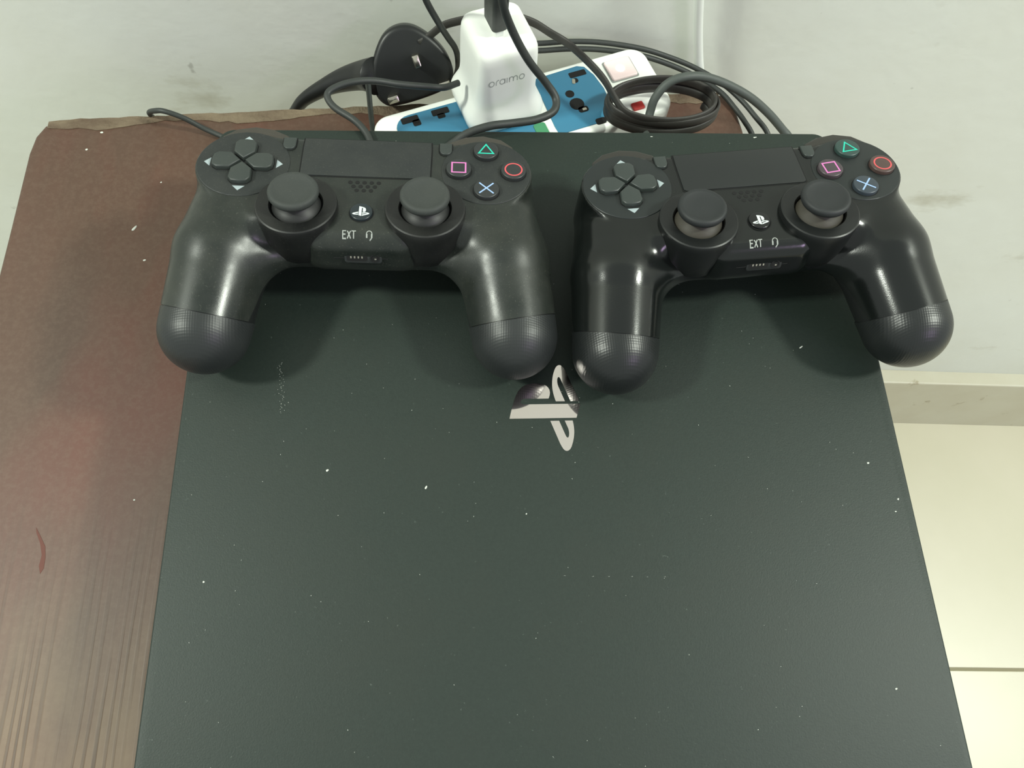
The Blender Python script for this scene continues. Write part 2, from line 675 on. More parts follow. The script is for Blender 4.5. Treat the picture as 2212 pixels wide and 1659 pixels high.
# ------------------------------------------------------------------ the console
def console():
    ox, oy, oz = 0, -159.0, -57
    t = thing('game_console', 'large flat charcoal games console with a mirrored emblem, lying on the brown table', 'console', (ox, oy, oz))
    hw, hd = 155.0, 159.0
    v, f = prism(rrect(hw, hd, 8, 8), 57 - 15, 57.0, 1.2, 4, bottom=True)
    build('top_slab', v, f, M['console'], t, smooth=True, angle=40)
    v, f = prism(rrect(hw - 14, hd - 15, 8, 6), 38, 43)
    build('shadow_gap', v, f, M['hole'], t)
    v, f = prism(rrect(hw - 6, hd - 14, 8, 8), 22, 39, 1.5, 3, bottom=True)
    build('middle_slab', v, f, M['console'], t, smooth=True, angle=40)
    v, f = prism(rrect(hw - 8, hd - 16, 8, 8), 3, 20, 1.5, 3, bottom=True)
    build('bottom_slab', v, f, M['console'], t, smooth=True, angle=40)
    v, f = prism(rrect(hw - 16, hd - 22, 8, 6), 19, 23)
    build('shadow_gap', v, f, M['hole'], t)
    for x in (-110, 90):
        for y in (-110, 110):
            v, f = prism(circ(9, 20, x, y), 0, 3.2)
            build('rubber_foot', v, f, M['rubber'], t)
    em = bpy.data.objects.new('emblem', None)
    parts = []
    k = 1.66
    for path in EMBLEM:
        P = [(-(y) * k, x * k + 9.5) for x, y in svg(path)]
        parts.append(slab(P, 57 - 0.3, 57 + 0.12))
    v, f = join(*parts)
    tag(build('emblem', v, f, M['mirror'], t), 'mirror-finish emblem of a letter P standing on an S, turned sideways')


console()


# ------------------------------------------------------------------ the controllers
def smin(a, b, k):
    h = np.clip(0.5 + 0.5 * (b - a) / k, 0, 1)
    return b * (1 - h) + a * h - k * h * (1 - h)


def smax(a, b, k):
    return -smin(-a, -b, k)


def sd_cone(P, a, b, r1, r2):
    a, b = np.array(a, np.float32), np.array(b, np.float32)
    ba = b - a
    l2 = float(ba @ ba)
    rr = r1 - r2
    a2 = l2 - rr * rr
    il2 = 1.0 / l2
    pa = P - a
    y = pa @ ba
    z = y - l2
    x2 = ((pa * l2 - y[..., None] * ba) ** 2).sum(-1)
    y2 = y * y * l2
    z2 = z * z * l2
    k = np.sign(rr) * rr * rr * x2
    c1 = np.sign(z) * a2 * z2 > k
    c2 = np.sign(y) * a2 * y2 < k
    d = (np.sqrt(x2 * a2 * il2) + y * rr) * il2 - r1
    d = np.where(c2, np.sqrt(x2 + y2) * il2 - r1, d)
    d = np.where(c1, np.sqrt(x2 + z2) * il2 - r2, d)
    return d


def sd_rbox(P, c, h, r):
    q = np.abs(P - np.array(c, np.float32)) - (np.array(h, np.float32) - r)
    return np.sqrt((np.maximum(q, 0) ** 2).sum(-1)) + np.minimum(q.max(-1), 0) - r


PX, PY, PR = 51.0, 26.4, 19.23          # centre and radius of the two round faceplates
GA, GB, GC = (53.5, 22, -18.0), (59, -6, -21.5), (64, -36.5, -33)


def sdf(P):
    Q = P.copy()
    Q[..., 0] = np.abs(Q[..., 0])
    blk = sd_rbox(Q, (0, 22.5, -11.5), (45, 27.5, 12.0), 7.0)
    blk = smin(blk, sd_rbox(Q, (0, 10.0, -11.5), (24, 24.5, 12.0), 8.5), 4.0)
    blk = smin(blk, sd_rbox(Q, (0, 13.5, -19.0), (44, 24.5, 5.0), 4.0), 2.0)
    blk = smax(blk, Q[..., 1] - 43.4, 2.5)
    g = smin(sd_cone(Q, GA, GB, 19.3, 19.8), sd_cone(Q, GB, GC, 19.8, 18.3), 2.0)
    d = smin(blk, g, 13.0)
    rho = np.sqrt((Q[..., 0] - PX) ** 2 + (Q[..., 1] - PY) ** 2)
    cyl = np.maximum(rho - (PR + 0.5 - 0.10 * Q[..., 2]), np.abs(Q[..., 2] + 8) - 11)
    d = smin(d, cyl, 2.5)
    return smax(d, Q[..., 2] - 0.0, 1.0)


def surface_nets(step=1.0):
    x = np.arange(-90, 90.01, step, dtype=np.float32)
    y = np.arange(-65, 50, step, dtype=np.float32)
    z = np.arange(-57, 4, step, dtype=np.float32)
    G = np.stack(np.meshgrid(x, y, z, indexing='ij'), -1)
    D = sdf(G)
    s = D < 0
    nx, ny, nz = D.shape
    cell = np.zeros((nx - 1, ny - 1, nz - 1), np.int8)
    for i in (0, 1):
        for j in (0, 1):
            for k in (0, 1):
                cell += s[i:nx - 1 + i, j:ny - 1 + j, k:nz - 1 + k]
    act = (cell > 0) & (cell < 8)
    idx = -np.ones(act.shape, np.int64)
    ids = np.argwhere(act)
    idx[act] = np.arange(len(ids))
    o = np.array([x[0], y[0], z[0]])
    V = (o + (ids + 0.5) * step).astype(np.float32)
    for it in range(6):
        e = 0.15
        d0 = sdf(V)
        g = np.stack([(sdf(V + np.array(v, np.float32) * e) - sdf(V - np.array(v, np.float32) * e)) / (2 * e) for v in ((1, 0, 0), (0, 1, 0), (0, 0, 1))], -1)
        gl = (g ** 2).sum(-1, keepdims=True) + 1e-6
        V = (V - 0.8 * d0[:, None] * g / gl).astype(np.float32)
    F = []
    # x edges
    a = s[:-1, 1:-1, 1:-1] != s[1:, 1:-1, 1:-1]
    i, j, k = np.nonzero(a); j += 1; k += 1
    F.append(np.stack([idx[i, j - 1, k - 1], idx[i, j, k - 1], idx[i, j, k], idx[i, j - 1, k]], 1))
    a = s[1:-1, :-1, 1:-1] != s[1:-1, 1:, 1:-1]
    i, j, k = np.nonzero(a); i += 1; k += 1
    F.append(np.stack([idx[i - 1, j, k - 1], idx[i - 1, j, k], idx[i, j, k], idx[i, j, k - 1]], 1))
    a = s[1:-1, 1:-1, :-1] != s[1:-1, 1:-1, 1:]
    i, j, k = np.nonzero(a); i += 1; j += 1
    F.append(np.stack([idx[i - 1, j - 1, k], idx[i, j - 1, k], idx[i, j, k], idx[i - 1, j, k]], 1))
    F = np.concatenate(F)
    F = F[(F >= 0).all(1)]
    return V, F


SV, SF = surface_nets(1.1)


def shell_bm():
    bm = bmesh.new()
    vs = [bm.verts.new(v) for v in SV.tolist()]
    for q in SF.tolist():
        try:
            bm.faces.new([vs[i] for i in q])
        except ValueError:
            pass
    bmesh.ops.recalc_face_normals(bm, faces=bm.faces)
    return bm


def cut(bm, co, no, keep_below=True):
    geom = bm.verts[:] + bm.edges[:] + bm.faces[:]
    bmesh.ops.bisect_plane(bm, geom=geom, dist=1e-4, plane_co=co, plane_no=no, clear_outer=keep_below, clear_inner=not keep_below)


def rim(bm, depth=1.0):
    """turn the open border inwards so the cut edge reads as a thin wall"""
    bm.normal_update()
    be = [e for e in bm.edges if e.is_boundary]
    r = bmesh.ops.extrude_edge_only(bm, edges=be)
    nv = [g for g in r['geom'] if isinstance(g, bmesh.types.BMVert)]
    src = {}
    for v in nv:
        for e in v.link_edges:
            w = e.other_vert(v)
            if w not in nv:
                src[v] = w
    for v in nv:
        if v in src:
            v.co = v.co - src[v].normal * depth


# the seam between the smooth shell and the textured grip end: y = -63.9 + .217|x| - .656 z
def seam_plane(sx, off):
    no = Vector((-0.217 * sx, 1.0, 0.656)).normalized()
    co = Vector((0, -63.9, 0)) + no * off
    return co, no


def bm_obj(name, bm, mat, parent):
    me = bpy.data.meshes.new(name)
    for v in bm.verts:
        v.co *= MM
    bm.to_mesh(me)
    bm.free()
    me.polygons.foreach_set('use_smooth', [True] * len(me.polygons))
    me.set_sharp_from_angle(angle=math.radians(50))
    me.materials.append(mat)
    o = bpy.data.objects.new(name, me)
    COL.objects.link(o)
    o.parent = parent
    return o


def zdrape(P2):
    """height of the shell's top skin under points (x, y)"""
    P2 = np.array(P2, np.float32)
    lo = np.full(len(P2), -20.0, np.float32)
    hi = np.full(len(P2), 2.0, np.float32)
    for _ in range(22):
        mid = (lo + hi) / 2
        d = sdf(np.stack([P2[:, 0], P2[:, 1], mid], -1))
        lo = np.where(d < 0, mid, lo)
        hi = np.where(d < 0, hi, mid)
    return (lo + hi) / 2


def drape(vf, lift):
    V = np.array(vf[0], float)
    V[:, 2] = zdrape(V[:, :2]) + lift
    return V.tolist(), vf[1]


def controller(pose, label, mats, turn):
    x, y, z, yaw, tilt, roll = pose
    r = thing('game_controller', label, 'controller', (x, y, z))
    ya, ti, ro = math.radians(yaw), math.radians(tilt), math.radians(roll)
    X = Vector((math.cos(ya), math.sin(ya), 0))
    Y = Vector((-math.sin(ya), math.cos(ya), 0))
    Y = math.cos(ti) * Y - math.sin(ti) * Vector((0, 0, 1))
    N = X.cross(Y)
    X2 = math.cos(ro) * X + math.sin(ro) * N
    N2 = -math.sin(ro) * X + math.cos(ro) * N
    Mx = Matrix((X2, Y, N2)).transposed().to_4x4()
    Mx.translation = W(x, y, z)
    r.matrix_world = Mx

    # upper shell: everything above the parting line and before the seams
    bm = shell_bm()
    for s in (1, -1):
        bmh = None
        co, no = seam_plane(s, 0.18)
        # cut only the half on this side
        fs = [f for f in bm.faces if f.calc_center_median().x * s > 20]
        geom = list({v for f in fs for v in f.verts}) + list({e for f in fs for e in f.edges}) + fs
        bmesh.ops.bisect_plane(bm, geom=geom, dist=1e-4, plane_co=co, plane_no=no, clear_inner=True)
    cut(bm, Vector((0, 0, -24.0)), Vector((0, -0.10, 1)).normalized(), keep_below=False)
    rim(bm, 0.9)
    bm_obj('upper_shell', bm, mats['shell'], r)
    # lower shell: whole body set a hair inwards
    bm = shell_bm()
    bm.normal_update()
    for v in bm.verts:
        v.co = v.co - v.normal * 0.45
    bm_obj('lower_shell', bm, M['black'], r)
    # textured grip ends
    for s in (1, -1):
        bm = shell_bm()
        cut(bm, Vector((20 * s, 0, 0)), Vector((s, 0, 0)), keep_below=False)
        co, no = seam_plane(s, -0.18)
        cut(bm, co, no, keep_below=True)
        bmesh.ops.delete(bm, geom=[v for v in bm.verts if v.co.y > 0], context='VERTS')
        rim(bm, 0.9)
        tag(bm_obj('grip_end', bm, mats['cap'], r), 'finely textured end of the grip')
    # faceplates, with the cross pad and the four symbol buttons
    for s in (-1, 1):
        v, f = prism(circ(PR, 72, s * PX, PY), -1.5, 0.35, 0.5, 3)
        build('faceplate', v, f, mats['plate'], r, smooth=True, angle=30)
    # cross pad
    pad = [(1.0, 0), (5.0, 4.3), (10.3, 4.5), (12.2, 3.0), (12.6, 0), (12.2, -3.0), (10.3, -4.5), (5.0, -4.3)]
    tri = [(13.6, 2.5), (16.2, 0), (13.6, -2.5)]
    for k in range(4):
        a = k * math.pi / 2
        rot = lambda P: [(-PX + px * math.cos(a) - py * math.sin(a), PY + px * math.sin(a) + py * math.cos(a)) for px, py in P]
        v, f = prism(rot(inset(pad, -0.35)), 0.3, 0.42)
        build('button_gap', v, f, M['hole'], r)
        v, f = prism(rot(pad), 0.2, 2.5, 0.7, 3)
        build('direction_button', v, f, mats['button'], r, smooth=True, angle=40)
        v, f = prism(rot(tri), 0.3, 0.42)
        tag(build('arrow_mark', v, f, M['arrow'], r), 'pale grey printed triangle')
    # symbol buttons
    BR = 11.73
    syms = {'triangle': (0, BR), 'circle': (BR, 0), 'cross': (0, -BR), 'square': (-BR, 0)}
    for nm, (dx, dy) in syms.items():
        cx, cy = PX + dx, PY + dy
        v, f = prism(circ(5.75, 36, cx, cy), 0.3, 0.42)
        build('button_gap', v, f, M['hole'], r)
        v, f = prism(circ(5.4, 40, cx, cy), 0.2, 2.2, 0.55, 3)
        b = build('symbol_button', v, f, mats.get('sym_' + nm, mats['symbutton']), r, smooth=True, angle=40)
        ct, st = math.cos(turn), math.sin(turn)
        R2 = lambda P: [(cx + px * ct - py * st, cy + px * st + py * ct) for px, py in P]
        zz = 2.24
        if nm == 'triangle':
            vf = stroke(R2([(3.7 * math.cos(math.radians(q)), 3.7 * math.sin(math.radians(q)) - 0.5) for q in (90, 210, 330)]), 0.62, zz, True)
            mt, lb = M['sym_green'], 'green triangle outline'
        elif nm == 'circle':
            vf = stroke(R2(circ(3.6, 36)), 0.62, zz, True)
            mt, lb = M['sym_red'], 'red circle outline'
        elif nm == 'square':
            vf = stroke(R2([(-2.9, -2.9), (2.9, -2.9), (2.9, 2.9), (-2.9, 2.9)]), 0.66, zz, True)
            mt, lb = M['sym_pink'], 'pink square outline'
        else:
            vf = join(stroke(R2([(-3, -3), (3, 3)]), 0.66, zz), stroke(R2([(-3, 3), (3, -3)]), 0.66, zz + 0.01))
            mt, lb = M['sym_blue'], 'pale blue cross'
        tag(build('symbol', *vf, mt, b), lb)
    # touch pad, in a thin groove
    tp = [(-27.2, 43.0), (27.2, 43.0), (27.4, 38), (27.2, 21.4), (26.0, 20.6), (-26.0, 20.6), (-27.2, 21.4), (-27.4, 38)]
    v, f = prism(inset(tp, -0.55), -0.5, 0.06)
    build('touchpad_groove', v, f, M['hole'], r)
    v, f = prism(tp, -1, 0.55, 0.35, 2)
    build('touchpad', v, f, mats['panel'], r, smooth=True, angle=40)
    for s in (-1, 1):
        P = [(s * 33.5 + q[0], 39.0 + q[1]) for q in [(-2.7, 3.6), (2.7, 3.6), (2.7, -0.8), (2.2, -2.4), (1.0, -3.3), (-1.0, -3.3), (-2.2, -2.4), (-2.7, -0.8)]]
        v, f = prism(inset(P, -0.4), 0.0, 0.1)
        build('button_gap', v, f, M['hole'], r)
        v, f = prism(P, -0.5, 1.0, 0.4, 3)
        build('small_button', v, f, mats['button'], r, smooth=True, angle=40)
    # speaker holes
    parts = []
    for row, (n, yy) in enumerate(((5, 17.5), (4, 15.2), (3, 12.9))):
        for i in range(n):
            parts.append(prism(circ(0.95, 14, (i - (n - 1) / 2) * 2.95, yy), -0.2, 0.08))
    v, f = join(*parts)
    tag(build('speaker_holes', v, f, M['hole'], r), kind='stuff')
    # home button with emblem
    v, f = prism(circ(5.0, 32), -0.2, 0.1)
    build('button_gap', v, f, M['hole'], r)
    v, f = prism(circ(4.6, 40), -0.2, 1.2, 0.5, 4)
    hb = build('home_button', v, f, mats['home'], r, smooth=True, angle=40)
    parts = [slab([(px * 0.285, py * 0.285) for px, py in svg(p)], 1.15, 1.26) for p in EMBLEM]
    v, f = join(*parts)
    tag(build('emblem', v, f, M['text_white'], hb), 'white emblem of a P standing on an S')
    # EXT and headset marks on the rolled front edge
    w = 0.42
    ex, ey, hgt = -6.6, -12.1, 2.6
    ey -= 0.0
    L = [stroke([(ex + 1.3, ey), (ex, ey), (ex, ey + hgt), (ex + 1.3, ey + hgt)], w, 0), stroke([(ex, ey + hgt / 2), (ex + 1.1, ey + hgt / 2)], w, 0),
         stroke([(ex + 1.8, ey), (ex + 3.1, ey + hgt)], w, 0), stroke([(ex + 1.8, ey + hgt), (ex + 3.1, ey)], w, 0),
         stroke([(ex + 4.3, ey), (ex + 4.3, ey + hgt)], w, 0), stroke([(ex + 3.4, ey + hgt), (ex + 5.2, ey + hgt)], w, 0)]
    tag(build('lettering', *drape(join(*L), 0.07), M['text_grey'], r), 'grey printed letters EXT')
    hx, hy = 3.9, -11.2
    L = [stroke(arc(hx, hy + 0.6, 1.1, 1.3, -20, 200), 0.35, 0), stroke([(hx - 1.0, hy + 0.7), (hx - 1.0, hy - 0.6)], 0.6, 0),
         stroke([(hx + 1.0, hy + 0.7), (hx + 1.0, hy - 0.6)], 0.6, 0), stroke([(hx + 1.0, hy - 0.6), (hx + 0.2, hy - 1.3)], 0.35, 0)]
    tag(build('headset_mark', *drape(join(*L), 0.07), M['text_grey'], r), 'grey printed headset sign')
    # port and headphone socket on the front face
    Mp = Matrix.Translation((0, -14.35, -10.6)) @ Matrix.Rotation(math.radians(74), 4, 'X')
    fr = rrect(7.6, 2.5, 1.2, 4, 0.9, 0)
    v, f = xform(join(prism(fr, -0.5, 0.35, 0.2, 2)), Mp)
    build('port_frame', v, f, mats['panel'], r, smooth=True, angle=40)
    v, f = xform(prism(rrect(4.2, 1.55, 0.9, 4, -1.6, 0), 0, 0.42), Mp)
    pt = build('extension_port', v, f, M['hole'], r)
    v, f = xform(join(*[prism(rrect(0.3, 0.5, 0.1, 1, -1.6 + dx, 0.3), 0, 0.5) for dx in (-2.4, -0.9, 0.6, 2.1)]), Mp)
    build('contact_pins', v, f, M['steel'], pt)
    v, f = xform(lathe([(0, 0.38), (1.5, 0.38), (1.55, 0.6), (1.9, 0.6), (2.0, 0.2)], 24, 5.7, 0, 0), Mp)
    jk = build('headphone_jack', v, f, M['hole'], r)
    v, f = xform(prism(rrect(0.4, 0.3, 0.1, 1, 5.9, -0.4), 0.3, 0.52), Mp)
    build('contact_spring', v, f, M['steel'], jk)
    # seam along the front
    pts = []
    for xx in np.linspace(-11, 11, 12):
        pts.append((xx, -14.55, -11.0))
    v, f = tube(pts, 0.16, 6, 1)
    build('seam_line', v, f, M['hole'], r)
    # thumb sticks
    for s in (-1, 1):
        cx, cy = s * 25.93, 1.45
        prof = [(13.0, -18.5), (14.0, -17.5), (15.6, -9), (16.3, -1), (16.5, 1.8), (16.25, 2.7), (15.7, 3.05), (10.9, 2.8), (10.5, 2.2), (10.4, 0.4)]
        v, f = lathe(prof, 64, cx, cy)
        v2, f2 = prism(circ(13.0, 64, cx, cy), -18.6, -18.4)
        v, f = join((v, f), (v2, f2))
        h = build('stick_housing', v, f, mats['housing'], r, smooth=True, angle=35)
        v, f = lathe([(10.3, 0.2), (9.8, 1.6), (8.0, 3.4), (6.4, 4.6), (6.0, 6.2), (6.4, 7.4), (0.01, 7.4)], 48, cx, cy)
        build('stick_stem', v, f, mats['stem'], r, smooth=True, angle=60)
        v, f = lathe([(0.01, 6.8), (7.6, 6.9), (9.6, 7.7), (10.05, 8.8), (10.0, 9.9), (9.5, 10.75), (8.7, 11.0), (7.8, 10.75), (7.0, 10.35), (4.0, 10.2), (0.01, 10.15)], 56, cx, cy)
        build('stick_cap', v, f, mats['stick'], r, smooth=True, angle=60)
        # shoulder buttons and triggers along the far edge
        P = [(s * 34, 42.0), (s * 35, 46.5), (s * 42, 50.3), (s * 50, 51.6), (s * 58, 49.5), (s * 63, 45), (s * 64, 40), (s * 56, 40)]
        v, f = prism(P, -11, -1.4, 1.2, 3, bottom=True)
        build('shoulder_button', v, f, mats['bumper'], r, smooth=True, angle=40)
        P = [(s * 35, 38), (s * 36, 47), (s * 43, 52), (s * 54, 52.5), (s * 61, 48), (s * 63, 38)]
        v, f = prism(P, -33, -12.2, 4.0, 4, bottom=True)
        build('trigger', v, f, M['black'], r, smooth=True, angle=40)
    v, f = prism([(-24, 42.5), (24, 42.5), (22, 45), (-22, 45)], -14, -4, 0.8, 2, bottom=True)
    build('light_bar', v, f, M['black'], r, smooth=True, angle=40)
    return r


mats_dusty = dict(shell=plastic('dusty_black_shell', (29, 34, 31), 0.30, 0.9), cap=textured('dusty_textured_grip', (36, 39, 39), 0.42),
                  plate=plastic('dusty_faceplate', (32, 36, 36), 0.50, 0.7), panel=plastic('dusty_panel', (34, 38, 38), 0.55, 0.7),
                  button=plastic('grey_button', (50, 56, 54), 0.45, 0.5), symbutton=plastic('dark_button', (42, 45, 46), 0.38, 0.4),
                  home=plastic('home_button_black', (34, 42, 46), 0.30), housing=plastic('stick_housing_black', (20, 21, 21), 0.42, 0.4),
                  stick=plastic('stick_rubber', (50, 54, 52), 0.65, 0.5), stem=plastic('stem_black', (32, 33, 33), 0.5), bumper=plastic('dusty_bumper', (60, 56, 50), 0.55, 0.9))
mats_gloss = dict(shell=plastic('glossy_black_shell', (18, 21, 20), 0.17), cap=textured('textured_grip', (26, 29, 29), 0.36),
                  plate=plastic('smooth_faceplate', (30, 35, 35), 0.42), panel=plastic('smooth_panel', (30, 33, 33), 0.45),
                  button=plastic('grey_pad_button', (52, 58, 56), 0.36), symbutton=plastic('clear_dark_button', (52, 52, 52), 0.30), sym_triangle=plastic('greenish_button', (48, 68, 64), 0.35), sym_circle=plastic('reddish_button', (76, 60, 56), 0.35), sym_square=plastic('pinkish_button', (68, 60, 64), 0.35), sym_cross=plastic('bluish_button', (54, 62, 70), 0.35),  # translucent symbol buttons: their coloured sheen is painted into the tints
                  home=plastic('home_button_gloss', (20, 21, 22), 0.22), housing=plastic('smooth_housing', (22, 24, 24), 0.40),
                  stick=plastic('dark_stick_rubber', (34, 37, 38), 0.6), stem=plastic('worn_stem', (58, 54, 46), 0.55, 0.4), bumper=plastic('bumper_black', (46, 44, 40), 0.4))

controller((-75.94, -80.99, 46.0, -1.06, 10.11, -1.31), 'dusty matte black game controller at the left, its left grip over the brown table', mats_dusty, 0.0)
controller((89.07, -84.91, 45.9, 4.01, 10.64, 1.61), 'shinier black game controller at the right, its right grip overhanging the console edge', mats_gloss, math.radians(6))


# ------------------------------------------------------------------ power strip behind the console
SU = math.radians(20.0)
su, sn = np.array([math.cos(SU), math.sin(SU)]), np.array([math.sin(SU), -math.cos(SU)])
SO = np.array([-85.0, 36.0])
ST = -33.0                               # top of the strip


def sp(s, p):
    q = SO + su * s + sn * p
    return (q[0], q[1])


def power_strip():
    cx, cy = sp(83, 25)
    t = thing('power_strip', 'white power strip with blue socket panels and a lit switch, behind the console', 'power strip', (cx, cy, TZ), SU)
    # local frame: x along the strip, y away from the viewer, z up from the table
    hz = ST - TZ
    loc = lambda s, p: (s - 83, 25 - p)
    v, f = prism(rrect(84.5, 25.0, 10, 8), 1.5, hz, 3.0, 5, bottom=True)
    build('strip_body', v, f, M['white'], t, smooth=True, angle=40)
    a, b = loc(10.5, 5), loc(88, 44)
    P = rrect((b[0] - a[0]) / 2, (a[1] - b[1]) / 2, 9, 6, (a[0] + b[0]) / 2, (a[1] + b[1]) / 2)
    v, f = prism(P, hz - 1, hz + 0.5, 0.4, 2)
    bl = tag(build('socket_panel', v, f, M['blue'], t, smooth=True, angle=40), 'left blue socket panel')
    P = [loc(*q) for q in [(96, 4.5), (124, 3.5), (128, 5.5), (131, 13), (132.5, 24), (131.5, 36), (128.5, 44), (125, 46), (95, 46), (94.5, 40)]]
    v, f = prism(P, hz - 1, hz + 0.5, 0.4, 2)
    br = tag(build('socket_panel', v, f, M['blue'], t, smooth=True, angle=40), 'right blue socket panel')

    def hole(s, p, w, d, parent, r=0.8, rot=0.0):
        c = loc(s, p)
        v, f = prism(rrect(w, d, min(r, w * .95, d * .95), 4, c[0], c[1], rot), hz - 0.5, hz + 0.62)
        return build('socket_hole', v, f, M['hole'], parent)
    hole(122, 9.2, 5.2, 2.0, br)
    hole(118.8, 13.4, 1.8, 1.8, br, 1.7)
    hole(111.8, 21.5, 2.6, 2.6, br, 2.5)
    hole(112.8, 29.5, 4.2, 4.2, br, 4.0)
    hole(114.8, 34.2, 3.0, 2.0, br, 1.5)
    hole(121, 45.0, 3.2, 2.0, br, 1.5)
    hole(37.4, 8.8, 5.0, 2.1, bl)
    hole(37.0, 11.8, 2.2, 1.6, bl)
    hole(19.5, 8.6, 5.0, 2.1, bl)
    hole(22.5, 11.8, 2.2, 2.2, bl, 1.0)
    c = loc(117.6, 13.8)
    v, f = prism(rrect(1.0, 1.9, 0.7, 3, c[0], c[1], -0.35), hz + 0.2, hz + 0.9, 0.3, 2)
    build('contact', v, f, M['steel'], br)
    c = loc(115.4, 34.4)
    v, f = prism(rrect(1.3, 0.9, 0.5, 3, c[0], c[1]), hz + 0.2, hz + 0.9, 0.3, 2)
    build('contact', v, f, M['steel'], br)
    # rocker switch with its neon lamp
    c = loc(147.6, 14.2)
    v, f = prism(rrect(8.8, 8.0, 1.2, 3, *c), hz - 0.5, hz + 0.35)
    build('switch_frame', v, f, M['text_grey'], t)
    v, f = prism(rrect(8.0, 7.2, 1.0, 3, *c), hz - 0.5, hz + 1.6, 0.6, 3)
    sw = tag(build('rocker_switch', v, f, M['rocker'], t, smooth=True, angle=40), 'translucent pinkish rocker switch, lit')
    v, f = lathe([(0.01, hz + 2.6), (1.5, hz + 2.4), (2.5, hz + 1.9), (2.7, hz + 1.5)], 24, c[0] - 0.6, c[1] - 0.3)
    tag(build('lamp', v, f, M['neon'], sw, smooth=True), 'glowing neon lamp')
    c = loc(145.5, 42.5)
    v, f = prism(rrect(3.6, 2.6, 0.8, 3, *c), hz - 0.5, hz + 1.2, 0.5, 2)
    tag(build('reset_button', v, f, M['red'], t, smooth=True, angle=40), 'small red button')
    c = loc(86.5, 39.5)
    v, f = prism(rrect(3.6, 4.5, 1.5, 3, *c), hz - 0.5, hz + 1.0, 0.5, 2)
    tag(build('indicator', v, f, M['green'], t, smooth=True, angle=40), 'small green piece below the adapter')


power_strip()


def adapter():
    cx, cy = -15.0, 49.0
    t = thing('power_adapter', 'white plug-in power adapter standing in the power strip', 'adapter', (cx, cy, ST), SU)
    prof = [(0.9, 21.4, 20.4, 9), (1.4, 22.2, 21.4, 10), (6.0, 22.6, 21.8, 10.5), (7.6, 22.2, 21.4, 10.5), (10.5, 20.6, 20.4, 9.5), (14.0, 18.6, 19.0, 8.0), (17.5, 17.5, 18.2, 7.0), (22, 17.0, 17.9, 6.4), (28, 16.9, 17.8, 6), (44, 16.6, 17.5, 6), (48.0, 16.3, 17.2, 6), (50.5, 15.5, 16.4, 5.6), (52.2, 14.0, 14.9, 5), (52.9, 12, 13, 4), (53.1, 9, 10, 3)]
    rings = [[(x, y, z) for x, y in rrect(a, b, r, 8)] for z, a, b, r in prof]
    v, f = loft(rings)
    build('body', v, f, M['white'], t, smooth=True, angle=60)
    v, f = prism(rrect(4.2, 8.2, 0.5, 2, -1.5, 1.0), 52.2, 53.05)
    build('usb_socket', v, f, M['text_grey'], t)
    # lettering on the face towards the viewer: "oraimo"
    w, z = 0.5, 0.0
    h = 2.0
    L = []
    x = 0.0

    def o_(x0):
        return stroke([(x0 + 1.35 + 1.25 * math.cos(q), 1.0 * 1.15 + 1.15 * math.sin(q)) for q in np.linspace(0, 2 * math.pi, 20, endpoint=False)], w, z, True)
    L.append(o_(0))
    L.append(stroke([(3.6, 0)] + [(3.6, 1.3)] + arc(4.7, 1.2, 1.1, 1.1, 165, 75, 5), w, z))
    L.append(o_(5.3))
    L.append(stroke([(7.95, 0), (7.95, 2.4)], w, z))
    L.append(stroke([(9.0, 0), (9.0, 2.4)], w, z))
    L.append(stroke([(10.2, 0), (10.2, 2.3)], w, z))
    L.append(stroke([(10.2, 1.2)] + arc(11.2, 1.3, 1.0, 1.0, 175, 5, 8) + [(12.2, 0)], w, z))
    L.append(stroke([(12.2, 1.2)] + arc(13.2, 1.3, 1.0, 1.0, 175, 5, 8) + [(14.2, 0)], w, z))
    L.append(o_(15.1))
    V, F = join(*L)
    V = np.array(V)
    k = 1.0
    pts = []
    for a, b, _ in V:
        zz = 32.5 + b * k * 1.45
        yf = -np.interp(zz, [24, 44], [17.8, 17.5]) - 0.06
        pts.append((-12.2 + a * 1.12, yf, zz))
    tag(build('lettering', pts, F, M['pale_print'], t), 'grey lettering oraimo')


adapter()


def usb_cable():
    t = thing('usb_cable', 'black USB cable plugged into the white adapter, looping down towards the left controller', 'cable', (-17.2, 47.5, 19))
    ox, oy, oz = -17.2, 47.5, 19
    c, s = math.cos(SU), math.sin(SU)
    rings = [[(x, y, z) for x, y in rrect(a, b, 2.0, 4, 0, 0, SU)] for z, a, b in ((4.5, 3.6, 6.4), (5.2, 4.1, 6.9), (26, 4.3, 7.2), (34, 4.0, 6.6), (37, 3.2, 4.6), (44, 2.4, 2.4))]
    v, f = loft(rings)
    build('plug_cover', v, f, M['cable'], t, smooth=True, angle=50)
    v, f = prism(rrect(2.2, 6.0, 0.3, 2, 0, 0, SU), 1.2, 6)
    build('plug_tip', v, f, M['white_cable'], t)
    B = [(-17.2, 47.5, 60), (-17, 47, 74), (-17.3, 44, 90), (-18.5, 36, 93), (-17.9, 28, 78), (-15.9, 24.0, 58.0), (-10.9, 24.0, 42.0), (-2.3, 21.5, 26.0), (8.0, 19.8, 12.0), (13.1, 15.9, 6.0), (11.9, 8.9, 4.5), (3.1, 3.1, 5.0), (-8.8, -0.2, 6.0), (-20.4, -2.9, 7.0), (-31.9, -5.9, 5.0), (-40.0, -10.5, 2.2), (-48.0, -17.0, 2.1), (-58, -26, 2.1)]
    B = [(x - ox, y - oy, z - oz) for x, y, z in B]
    v, f = tube(B, 2.0, 14, 10)
    build('cord', v, f, M['cable'], t, smooth=True)


usb_cable()


def cable(name, label, pts, r, mat, cat='cable', **kw):
    v, f = tube(pts, r, kw.pop('n', 14), kw.pop('per', 10), **kw)
    return tag(build(name, v, f, mat, smooth=True, loc=tuple(pts[len(pts) // 2])), label, cat)


